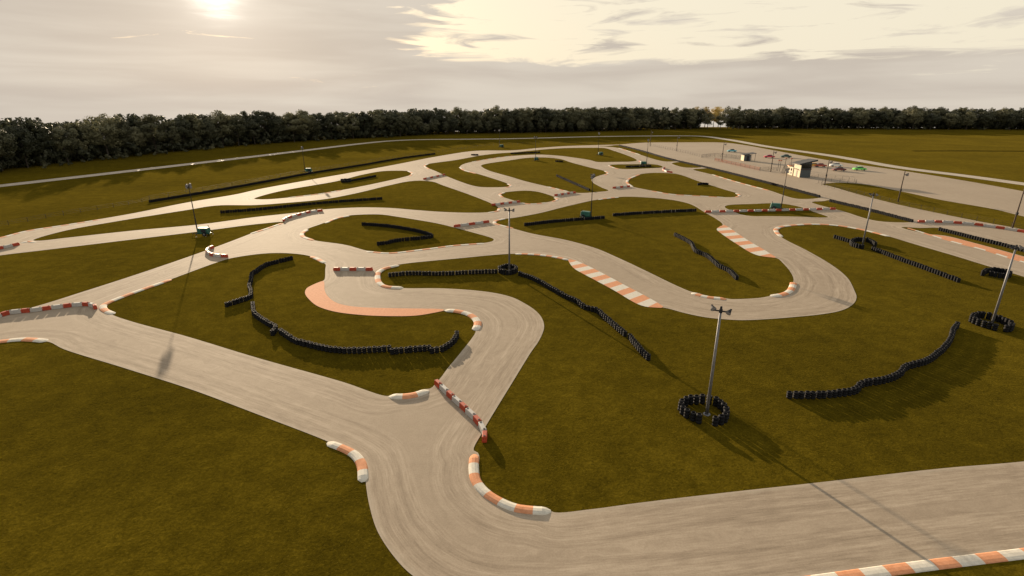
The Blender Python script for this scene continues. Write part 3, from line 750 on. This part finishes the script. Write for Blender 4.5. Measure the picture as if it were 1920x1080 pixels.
# ------------------------------------------------------------------ control building and hut
def corner(px, py): return P(px, py)
c0 = P(1499, 333)                      # near corner shared by the lit side and the shaded gable
BW, BLn, BH = 3.25, 5.0, 4.6
e = tag(empty('control_building', (c0.x, c0.y, 0.02), R(-4)), 'two-storey cream control building with shade-grey gable and slanted roof beside the pit lane', 'building')
m = MB(); m.box((BW / 2, BLn / 2, 1.25), (BW, BLn, 2.5)); low = m.build('lower_wall', SHADE_GREY, e)
m = MB(); m.box((-.03, BLn / 2, 2.0), (.12, BLn + .06, 4.0)); m.build('side_wall', CREAM, e)
m = MB(); m.box((BW / 2 + .06, BLn / 2, 2.62), (BW + .1, BLn + .1, .22)); m.build('floor_band', plain('dark_red_band', (.05, .02, .018), .6), e)
m = MB()
m.add([(.05, 0, 2.73), (BW, 0, 2.73), (BW, BLn, 2.73), (.05, BLn, 2.73), (.05, 0, 4.15), (BW, 0, BH + .35), (BW, BLn, BH + .35), (.05, BLn, 4.15)],
      [(3, 2, 1, 0), (4, 5, 6, 7), (0, 1, 5, 4), (1, 2, 6, 5), (2, 3, 7, 6), (3, 0, 4, 7)])
m.build('upper_wall', SHADE_GREY, e)
w = MB().box((BW / 2 + .05, -.02, 3.6), (BW - .35, .06, 1.35)).build('window', DGLASS, e)
fr = MB()
for x in (.35, 1.3, 2.3, 3.35): fr.box((x, -.05, 3.6), (.07, .05, 1.4))
fr.build('frame', DARKST, w)
m = MB()
m.add([(-.9, -.8, 4.12), (BW + 1.3, -.8, 5.35), (BW + 1.3, BLn + .8, 5.35), (-.9, BLn + .8, 4.12), (-.9, -.8, 4.45), (BW + 1.3, -.8, 5.85), (BW + 1.3, BLn + .8, 5.55), (-.9, BLn + .8, 4.3)],
      [(3, 2, 1, 0), (4, 5, 6, 7), (0, 1, 5, 4), (1, 2, 6, 5), (2, 3, 7, 6), (3, 0, 4, 7)])
m.build('roof', ROOFM, e)
dr = MB().box((-.12, 2.4, 1.05), (.06, 1.0, 2.1)).build('door', plain('brown_door', (.16, .12, .09), .6), e)
MB().box((-.18, 2.05, 1.0), (.06, .06, .14)).build('handle', GALV, dr)
m = MB(); m.box((-.45, 2.4, 2.5), (.75, 1.5, .10)); m.build('door_canopy', DARKST, e)
m = MB(); m.box((.9, BLn + 2.2, 1.35), (2.4, 4.3, 2.7)); m.build('annex', CREAM, e)
for y in (BLn + 1.3, BLn + 3.2):
    w = MB().box((-.33, y, 1.9), (.06, .9, .7)).build('window', DGLASS, e); MB().box((-.36, y, 1.5), (.1, 1.0, .07)).build('sill', GALV, w)
    MB().box((-.33, y, .75), (.06, .9, .6)).build('vent_panel', SHADE_GREY, e)
MB().box((.2, BLn + 3.6, 2.85), (1.6, 1.5, .25)).build('orange_cap', plain('orange_paint', (.65, .24, .08), .6), e)
rl = MB()
for x, y in ((-.2, BLn + .3), (-.2, BLn + 2.2), (-.2, BLn + 4.2), (2.0, BLn + 4.2), (2.0, BLn + 2.2)): rl.tube((x, y, 2.7), (x, y, 3.7), .035, .035, 5)
for z in (3.2, 3.68): rl.tube((-.2, BLn + .3, z), (-.2, BLn + 4.2, z), .03, .03, 5).tube((-.2, BLn + 4.2, z), (2.0, BLn + 4.2, z), .03, .03, 5)
rl.build('railing', DARKST, e)
st = MB()
for k in range(8): st.box((-.9, BLn + 5.2 - k * .1 + .6, .15 + k * .32), (1.0, .3, .06))
st.tube((-1.4, BLn + 6.2, .1), (-1.4, BLn + 5.0, 2.7), .05).tube((-.4, BLn + 6.2, .1), (-.4, BLn + 5.0, 2.7), .05)
st.build('stairs', DARKST, e)
for (b, lab) in (((1458,320.5), 'orange-topped signal post farthest left by the control building'), ((1461.5,321), 'orange-topped signal post second from left by the control building'), ((1471,316), 'orange-topped signal post behind the cream annex'), ((1481.5,317), 'orange-topped signal post nearest the slanted roof')):
    q = tag(empty('signal_post', P(*b)), lab, 'signal post', 'orange-topped signal posts by the control building')
    MB().tube((0, 0, 0), (0, 0, 3.6), .08, .07, 6).build('post', DARKST, q)
    MB().box((0, 0, 3.75), (.75, .3, .32), 0, 0, .05).build('lamp_box', plain('signal_orange', (.42, .12, .05), .6), q)
c1 = P(1394.5, 302)
e = tag(empty('timing_hut', (c1.x, c1.y, 0.02), R(-4)), 'small hut with cream side, shade-grey gable and overhanging roof in the paddock', 'hut')
MB().box((1.35, 1.8, 1.25), (2.7, 3.6, 2.5)).build('wall', SHADE_GREY, e)
MB().box((-.03, 1.8, 1.22), (.1, 3.66, 2.44)).build('side_wall', CREAM, e)
m = MB()
m.add([(-.7, -.5, 2.42), (4.6, -.5, 3.1), (4.6, 4.1, 3.1), (-.7, 4.1, 2.42), (-.7, -.5, 2.6), (4.6, -.5, 3.28), (4.6, 4.1, 3.28), (-.7, 4.1, 2.6)],
      [(3, 2, 1, 0), (4, 5, 6, 7), (0, 1, 5, 4), (1, 2, 6, 5), (2, 3, 7, 6), (3, 0, 4, 7)])
m.build('roof', ROOFM, e)
m = MB()
for y in (-.3, 3.9): m.tube((4.3, y, 0), (4.3, y, 3.1), .07, .07, 6)
m.build('roof_post', DARKST, e)
MB().box((1.5, -.03, 1.0), (.9, .06, 2.0)).build('door', DARKST, e)

# ------------------------------------------------------------------ parked cars
def car(loc, rz, paint, label, roof=None):
    e = tag(empty('parked_car', loc, rz), label, 'car', 'cars parked on the paddock')
    L = 2.15
    side = [(-L, .35), (-L, .72), (-L + .25, .88), (-1.15, .95), (-.55, .98), (.75, .98), (1.55, .90), (L - .12, .72), (L, .55), (L, .32)]
    def prism(prof, w0, w1, name, mat, parent, zb=None):
        n = len(prof); v = []
        zs = [p[1] for p in prof]; z0, z1 = min(zs), max(zs)
        for s in (-1, 1):
            for x, z in prof:
                k = w0 + (w1 - w0) * (z - z0) / (z1 - z0)
                v.append((x, s * k, z))
        f = [tuple(range(n - 1, -1, -1)), tuple(range(n, 2 * n))] + [(i, (i + 1) % n, n + (i + 1) % n, n + i) for i in range(n)]
        m = MB(); m.add(v, f); o = m.build(name, mat, parent)
        b = bmesh.new(); b.from_mesh(o.data); bmesh.ops.recalc_face_normals(b, faces=b.faces); b.to_mesh(o.data); b.free()
        return o
    body = prism(side, .86, .80, 'body', paint, e)
    gl = prism([(-1.2, .96), (-.75, 1.36), (.55, 1.38), (1.15, .97)], .76, .60, 'windows', DGLASS, e)
    prism([(-.78, 1.35), (-.70, 1.42), (.48, 1.44), (.58, 1.37)], .61, .55, 'roof', roof or paint, e)
    for x in (-1.3, 1.3):
        for s in (-1, 1):
            w = MB().lathe([(.1, -.1), (.29, -.1), (.31, -.06), (.31, .06), (.29, .1), (.1, .1)], 12, (x, s * .80, .31), 'y').build('wheel', RUB, e)
            MB().lathe([(.05, s * .108), (.18, s * .106)] if s > 0 else [(.18, -.106), (.05, -.108)], 8, (x, s * .80, .31), 'y').build('rim', GALV, w)
    for s in (-1, 1):
        MB().box((L + .005, s * .62, .66), (.05, .3, .13)).build('headlight', LENS, e)
        MB().box((-L - .005, s * .64, .74), (.05, .26, .12)).build('tail_light', plain('tail_red', (.3, .01, .01), .3), e)
def cp(n, c): return plain(n, c, .28, .1, .05)
blk = cp('black_roof', (.012, .012, .014))
for b, rz, c, lab, rf in (((1372,285), 3.1, (.12, .42, .52), 'light blue car with a black roof, farthest left on the paddock', blk), ((1442,296), 3.0, (.55, .03, .07), 'bright red car beside a wooden pole behind the control building', None),
                      ((1473,295.5), 3.1, (.03, .085, .075), 'dark green car farthest back behind the control building', None), ((1525,312.5), 3.0, (.75, .38, .03), 'yellow car just right of the slanted roof', None),
                      ((1537,313), 3.1, (.38, .06, .03), 'rust red car beside the yellow car', None), ((1567,312.5), 3.0, (.78, .77, .76), 'white car in the middle of the paddock', None),
                      ((1572.5,320.5), 3.1, (.16, .03, .025), 'maroon car parked in front of the white car', None), ((1611,319.5), .05, (.14, .62, .10), 'bright green car farthest right on the paddock', None)):
    car(P(*b) + Vector((0, 0, .02)), rz + R(-6), cp('car_paint', c), lab, rf)

# ------------------------------------------------------------------ trees
def crown_pts(nc, rx, rz_, zc, seed, nl, leaf, low=False):
    r = np.random.default_rng(seed); C = []
    while len(C) < nc:
        p = r.normal(size=3); p /= np.linalg.norm(p)
        k = r.uniform(.45, .95) ** .6
        q = p * k * np.array([rx, rx, rz_])
        if q[2] < -rz_ * .92: continue
        if q[2] < 0: q[:2] *= .95
        C.append(q + np.array([0, 0, zc]))
    V, Fc = [], []
    for c in C:
        cr = r.uniform(.20, .36) * rx
        d = r.normal(size=(nl, 3)); d /= np.linalg.norm(d, axis=1)[:, None]
        pos_ = c + d * cr * r.uniform(.6, 1.05, size=(nl, 1)) * np.array([1.1, 1.1, .85])
        for q, nrm in zip(pos_, d):
            rad = (q - np.array([0, 0, zc])) / np.array([rx, rx, rz_]); rad /= np.linalg.norm(rad) + 1e-6
            n = nrm * .55 + rad * .75 + r.normal(size=3) * .35; n /= np.linalg.norm(n)
            u = np.cross(n, r.normal(size=3)); u /= np.linalg.norm(u) + 1e-9; w = np.cross(n, u)
            s = leaf * r.uniform(.6, 1.3); b = len(V)
            V += [q - u * s, q + w * s * .55, q + u * s, q - w * s * .55]
            Fc.append((b, b + 1, b + 2, b + 3))
    return V, Fc
def trunk_mb(h, r, zc, seed, rx):
    rr = random.Random(seed); m = MB()
    z = 0; p = Vector((0, 0, -.2)); rad = r
    pts = [p]
    for k in range(5):
        pts.append(Vector((rr.uniform(-.25, .25) * (k + 1) * .4, rr.uniform(-.25, .25) * (k + 1) * .4, h * (k + 1) / 5)))
    for a, b in zip(pts, pts[1:]):
        m.tube(a, b, rad, rad * .78, 7); rad *= .78
    for k in range(6):
        a = pts[2 + k % 3]; t = rr.uniform(0, 6.28)
        m.tube(a, a + Vector((math.cos(t) * rx * .6, math.sin(t) * rx * .6, h * .22)), r * .35, r * .1, 5)
    return m
VAR = []
for s in range(6):
    # unit design height 18 m
    rx = [4.6, 5.2, 4.2, 5.6, 4.8, 5.0][s]; rz_ = [6.9, 6.6, 7.2, 6.6, 7.0, 6.7][s]; zc = [10.6, 10.8, 10.4, 10.7, 10.5, 10.9][s]
    V, Fc = crown_pts(46, rx, rz_, zc, 100 + s, 62, .42)
    cm = bpy.data.meshes.new('crown'); cm.from_pydata([tuple(v) for v in V], [], Fc); cm.update()
    tm = trunk_mb(11.0, .32, zc, s, rx).mesh('trunk')
    VAR.append((cm, tm))
for cm, tm in VAR: tm.materials.append(BARK); cm.materials.append(LEAF)
YV, YF = crown_pts(46, 4.8, 6.6, 10.8, 300, 62, .42)
ycm = bpy.data.meshes.new('crown'); ycm.from_pydata([tuple(v) for v in YV], [], YF); ycm.materials.append(LEAF_SUNLIT)
SV, SF = crown_pts(12, 1.1, .95, 1.05, 400, 40, .22)
shm = bpy.data.meshes.new('foliage'); shm.from_pydata([tuple(v) for v in SV], [], SF); shm.materials.append(LEAF)

def tree(x, y, h, label, group, var=None, cm=None, wide=1.0):
    v = VAR[random.randrange(6) if var is None else var]
    e = empty('broadleaf_tree', (x, y, 0), random.uniform(0, 6.28)); s = h / 17.6
    e.scale = (s * random.uniform(.95, 1.3) * wide, s * random.uniform(.95, 1.3) * wide, s)
    for nm, me in (('trunk', v[1]), ('crown', cm or v[0])):
        o = bpy.data.objects.new(nm, me); COL.objects.link(o); o.parent = e
    return tag(e, label, 'tree', group)
def rank(px, step, off, jit):
    pts, _ = resample(spline(G(px), False, 4.0), step=step); out = []
    for i, p in enumerate(pts):
        a = pts[max(0, i - 1)]; b = pts[min(len(pts) - 1, i + 1)]; t = (b - a).normalized(); n = Vector((-t.y, t.x))
        q = p + n * (off + random.uniform(-jit, jit)) + t * random.uniform(-jit, jit)
        out.append(q)
    return out
nt_ = 0
for px, name, hs, front in ((LEFT, 'left', (13.0, 19.0), None), (FAR, 'far', (16, 20.5), (8.0, 11.5)), (RIGHT, 'right', (15.0, 19.5), (13.0, 16.5))):
    lab = {'left': 'dark broadleaf tree in the front rank of the wood along the left', 'far': 'tall dark broadleaf tree in the wood beyond the top straight', 'right': 'dark broadleaf tree in the wood beyond the right-hand field'}[name]
    grp = {'left': 'front trees of the left wood', 'far': 'tall trees of the far wood', 'right': 'trees of the right-hand wood'}[name]
    for p in rank(px, 8.2 if name != 'far' else 7.0, 4.0 if front is None else 11.0, 2.2):
        if name == 'right' and abs(p.x * F / (p.y * CP) + 960 - 1345) < 14: continue
        tree(p.x, p.y, random.uniform(*hs), lab, grp); nt_ += 1
    if front:
        for p in rank(px, 8.2 if name == 'far' else 14.5, 2.5 if name == 'far' else 1.0, 2.2):
            tree(p.x, p.y, random.uniform(*front), 'small round-crowned tree standing in front of the ' + ('far wood' if name == 'far' else 'right-hand wood'), 'small front trees of the ' + ('far wood' if name == 'far' else 'right-hand wood'), None, None, 1.0 if name == 'far' else 1.22); nt_ += 1
for px in (1318, 1334, 1352, 1366):
    p = P(px, 240.5); tree(p.x, p.y + random.uniform(18, 30), 18.2, 'tree with yellow sunlight painted into its leaves, showing through a gap in the right-hand wood', 'sun-tinted trees in the wood gap', None, ycm); nt_ += 1
print('trees', nt_)
# the depth of the wood behind reads as one mass
lowc = [crown_pts(26, 5.4, 6.8, 10.2, 500 + k, 26, .75) for k in range(3)]
bush = [crown_pts(12, 4.4, 2.6, 2.6, 520 + k, 26, .55) for k in range(2)]
vv, ff = [], []
for px, hs in ((LEFT, (15.5, 18.5)), (FAR, (17, 19)), (RIGHT, (16, 18.5))):
    for off in (5.5, 11, 17, 25, 29, 31.5):
        o0 = off + (0 if px is LEFT else 8)
        for p in rank(px, 7.5 if off < 26 else 4.5, o0, 2.2):
            for src_, hsz in ((() if off < 6 or off > 26 else ((random.choice(lowc), random.uniform(*hs) / 17.4),)) + ((random.choice(bush), random.uniform(.9, 1.4)),)):
                if px is RIGHT and abs(p.x * F / (p.y * CP) + 960 - 1342) < 30: continue
                b = len(vv); t = random.uniform(0, 6.28); ca, sa = math.cos(t), math.sin(t)
                A = np.array(src_[0]) * hsz
                vv += [(p.x + ca * a[0] - sa * a[1], p.y + sa * a[0] + ca * a[1], a[2]) for a in A]
                ff += [tuple(i + b for i in q) for q in src_[1]]
me = bpy.data.meshes.new('wood_mass'); me.from_pydata(vv, [], ff); me.update()
tag(obj('wood_mass', me, LEAF), 'dense dark wood closing the horizon behind the front trees', 'wood', None, 'stuff')
# loose bushes at the foot of the wood
for px, n, lab, grp in ((LEFT, 46, 'low dark bush on the grass at the foot of the left wood', 'bushes along the left wood'), (RIGHT, 26, 'low dark bush at the foot of the right-hand wood', 'bushes along the right-hand wood')):
    L_, _ = resample(spline(G(px), False, 4.0), n=200)
    for i in range(n):
        k = random.randrange(25 if px is LEFT else 0, 185); a, b = L_[k], L_[k + 1]; t = (b - a).normalized(); nn = Vector((-t.y, t.x))
        p = a + nn * random.uniform(-6.5, 1.0)
        e = tag(empty('bush', (p.x, p.y, 0), random.uniform(0, 6)), lab, 'bush', grp)
        s = random.uniform(.7, 1.35); e.scale = (s * random.uniform(.8, 1.3), s, s * random.uniform(.9, 1.5))
        o = bpy.data.objects.new('foliage', shm); COL.objects.link(o); o.parent = e

# ------------------------------------------------------------------ sky, sun
W = bpy.data.worlds.new('World'); S.world = W; W.use_nodes = True
nt = W.node_tree; bg = nt.nodes['Background']
sky = nd(nt, 'ShaderNodeTexSky', sky_type='NISHITA', sun_disc=False)
sky.sun_elevation = R(SUN_EL); sky.sun_rotation = R(SUN_AZ % 360); sky.altitude = 100; sky.air_density = 1.4; sky.dust_density = 3.0; sky.ozone_density = 1.0
tc = nt.nodes.new('ShaderNodeTexCoord').outputs['Generated']
sep = nd(nt, 'ShaderNodeSeparateXYZ'); nt.links.new(tc, sep.inputs[0])
X, Y, Z = sep.outputs
def vec(a, b, c):
    n = nd(nt, 'ShaderNodeCombineXYZ')
    for i, q in enumerate((a, b, c)):
        if isinstance(q, (int, float)): n.inputs[i].default_value = q
        else: nt.links.new(q, n.inputs[i])
    return n.outputs[0]
def cloudcoord(kx, kz, seed): return vec(math_(nt, 'MULTIPLY_ADD', X, kx, seed), math_(nt, 'MULTIPLY', Y, kx), math_(nt, 'MULTIPLY', Z, kz))
n1 = noise(nt, cloudcoord(2.2, 16, 3.1), 1.0, 8, 0.58, 0.6)      # broad banks
n2 = noise(nt, cloudcoord(6.0, 52, 7.7), 1.0, 7, 0.60, 0.9)      # streaky ragged clouds
n3 = noise(nt, cloudcoord(3.0, 30, 1.4), 1.0, 5, 0.5, 0.3)
def mr(q, a, b):
    n = nd(nt, 'ShaderNodeMapRange', interpolation_type='SMOOTHSTEP'); n.inputs[1].default_value = a; n.inputs[2].default_value = b; nt.links.new(q, n.inputs[0]); return n.outputs[0]
# the cloud sheet is closed to the left and low down, broken open to the upper right
wob = math_(nt, 'MULTIPLY', math_(nt, 'SUBTRACT', n1, 0.5), 0.35)
opn = math_(nt, 'MULTIPLY', mr(math_(nt, 'ADD', X, wob), -0.26, -0.08), mr(math_(nt, 'MULTIPLY_ADD', wob, 0.15, Z), 0.038, 0.072))
opn = math_(nt, 'MULTIPLY', opn, math_(nt, 'SUBTRACT', 1.0, math_(nt, 'MULTIPLY', mr(X, 0.30, 0.75), 0.35)))
dens = math_(nt, 'ADD', math_(nt, 'MULTIPLY', n1, 0.38), math_(nt, 'MULTIPLY', n2, 0.62))
dens = math_(nt, 'ADD', math_(nt, 'ADD', dens, 0.21), math_(nt, 'MULTIPLY', opn, -0.245))
mask = ramp(nt, dens, [(0.485, (0, 0, 0)), (0.575, (1, 1, 1))])
K = 10.0
bright = (0.43 * K, 0.39 * K, 0.31 * K); cl_a = (0.258 * K, 0.226 * K, 0.194 * K); cl_b = (0.320 * K, 0.287 * K, 0.245 * K)
cloudc = mixc(nt, mr(n3, 0.3, 0.7), cl_a, cl_b)
openc = mixc(nt, 0.93, sky.outputs[0], bright)
base = mixc(nt, math_(nt, 'MULTIPLY', mask, 0.92), openc, cloudc)
# higher than the photo sees: thinner cloud, more of the blue-grey sky
up = ramp(nt, Z, [(0.16, (0, 0, 0)), (0.6, (1, 1, 1))])
base = mixc(nt, math_(nt, 'MULTIPLY', up, 0.55), base, mixc(nt, 0.5, sky.outputs[0], (1.3, 1.5, 1.8)))
# sun behind thin cloud: aureole
sd = Vector((math.sin(R(SUN_AZ)) * math.cos(R(SUN_EL)), math.cos(R(SUN_AZ)) * math.cos(R(SUN_EL)), math.sin(R(SUN_EL))))
dt = nd(nt, 'ShaderNodeVectorMath', operation='DOT_PRODUCT'); nt.links.new(tc, dt.inputs[0]); dt.inputs[1].default_value = sd
dpos = math_(nt, 'MAXIMUM', dt.outputs['Value'], 0.0)
glow = math_(nt, 'ADD', math_(nt, 'MULTIPLY', math_(nt, 'MULTIPLY', math_(nt, 'POWER', dpos, 2600.0), math_(nt, 'POWER', math_(nt, 'MULTIPLY', n2, 2.0), 3.0)), 9.0), math_(nt, 'ADD', math_(nt, 'MULTIPLY', math_(nt, 'POWER', dpos, 260.0), 0.9), math_(nt, 'MULTIPLY', math_(nt, 'POWER', dpos, 20.0), 0.18)))
gl = nd(nt, 'ShaderNodeVectorMath', operation='SCALE'); gl.inputs[0].default_value = (1.0, 0.93, 0.80); nt.links.new(glow, gl.inputs['Scale'])
tot = mixc(nt, 1.0, base, gl.outputs[0], 'ADD')
nt.links.new(tot, bg.inputs['Color']); bg.inputs['Strength'].default_value = 0.1

sl = bpy.data.lights.new('sun', 'SUN'); sl.energy = 4.5; sl.angle = R(0.5); sl.color = (1.0, 0.80, 0.56)
so = bpy.data.objects.new('sun', sl); COL.objects.link(so)
so.rotation_euler = (-sd).to_track_quat('-Z', 'Y').to_euler()

# ------------------------------------------------------------------ render settings
vs = S.view_settings; vs.view_transform = 'Standard'; vs.look = 'None'; vs.exposure = 1.1; vs.gamma = 1.0; vs.use_curve_mapping = False
S.render.engine = 'CYCLES'; S.cycles.max_bounces = 5; S.cycles.diffuse_bounces = 2; S.cycles.glossy_bounces = 2; S.cycles.transmission_bounces = 2; S.cycles.transparent_max_bounces = 4
S.render.resolution_x = 1024; S.render.resolution_y = 576
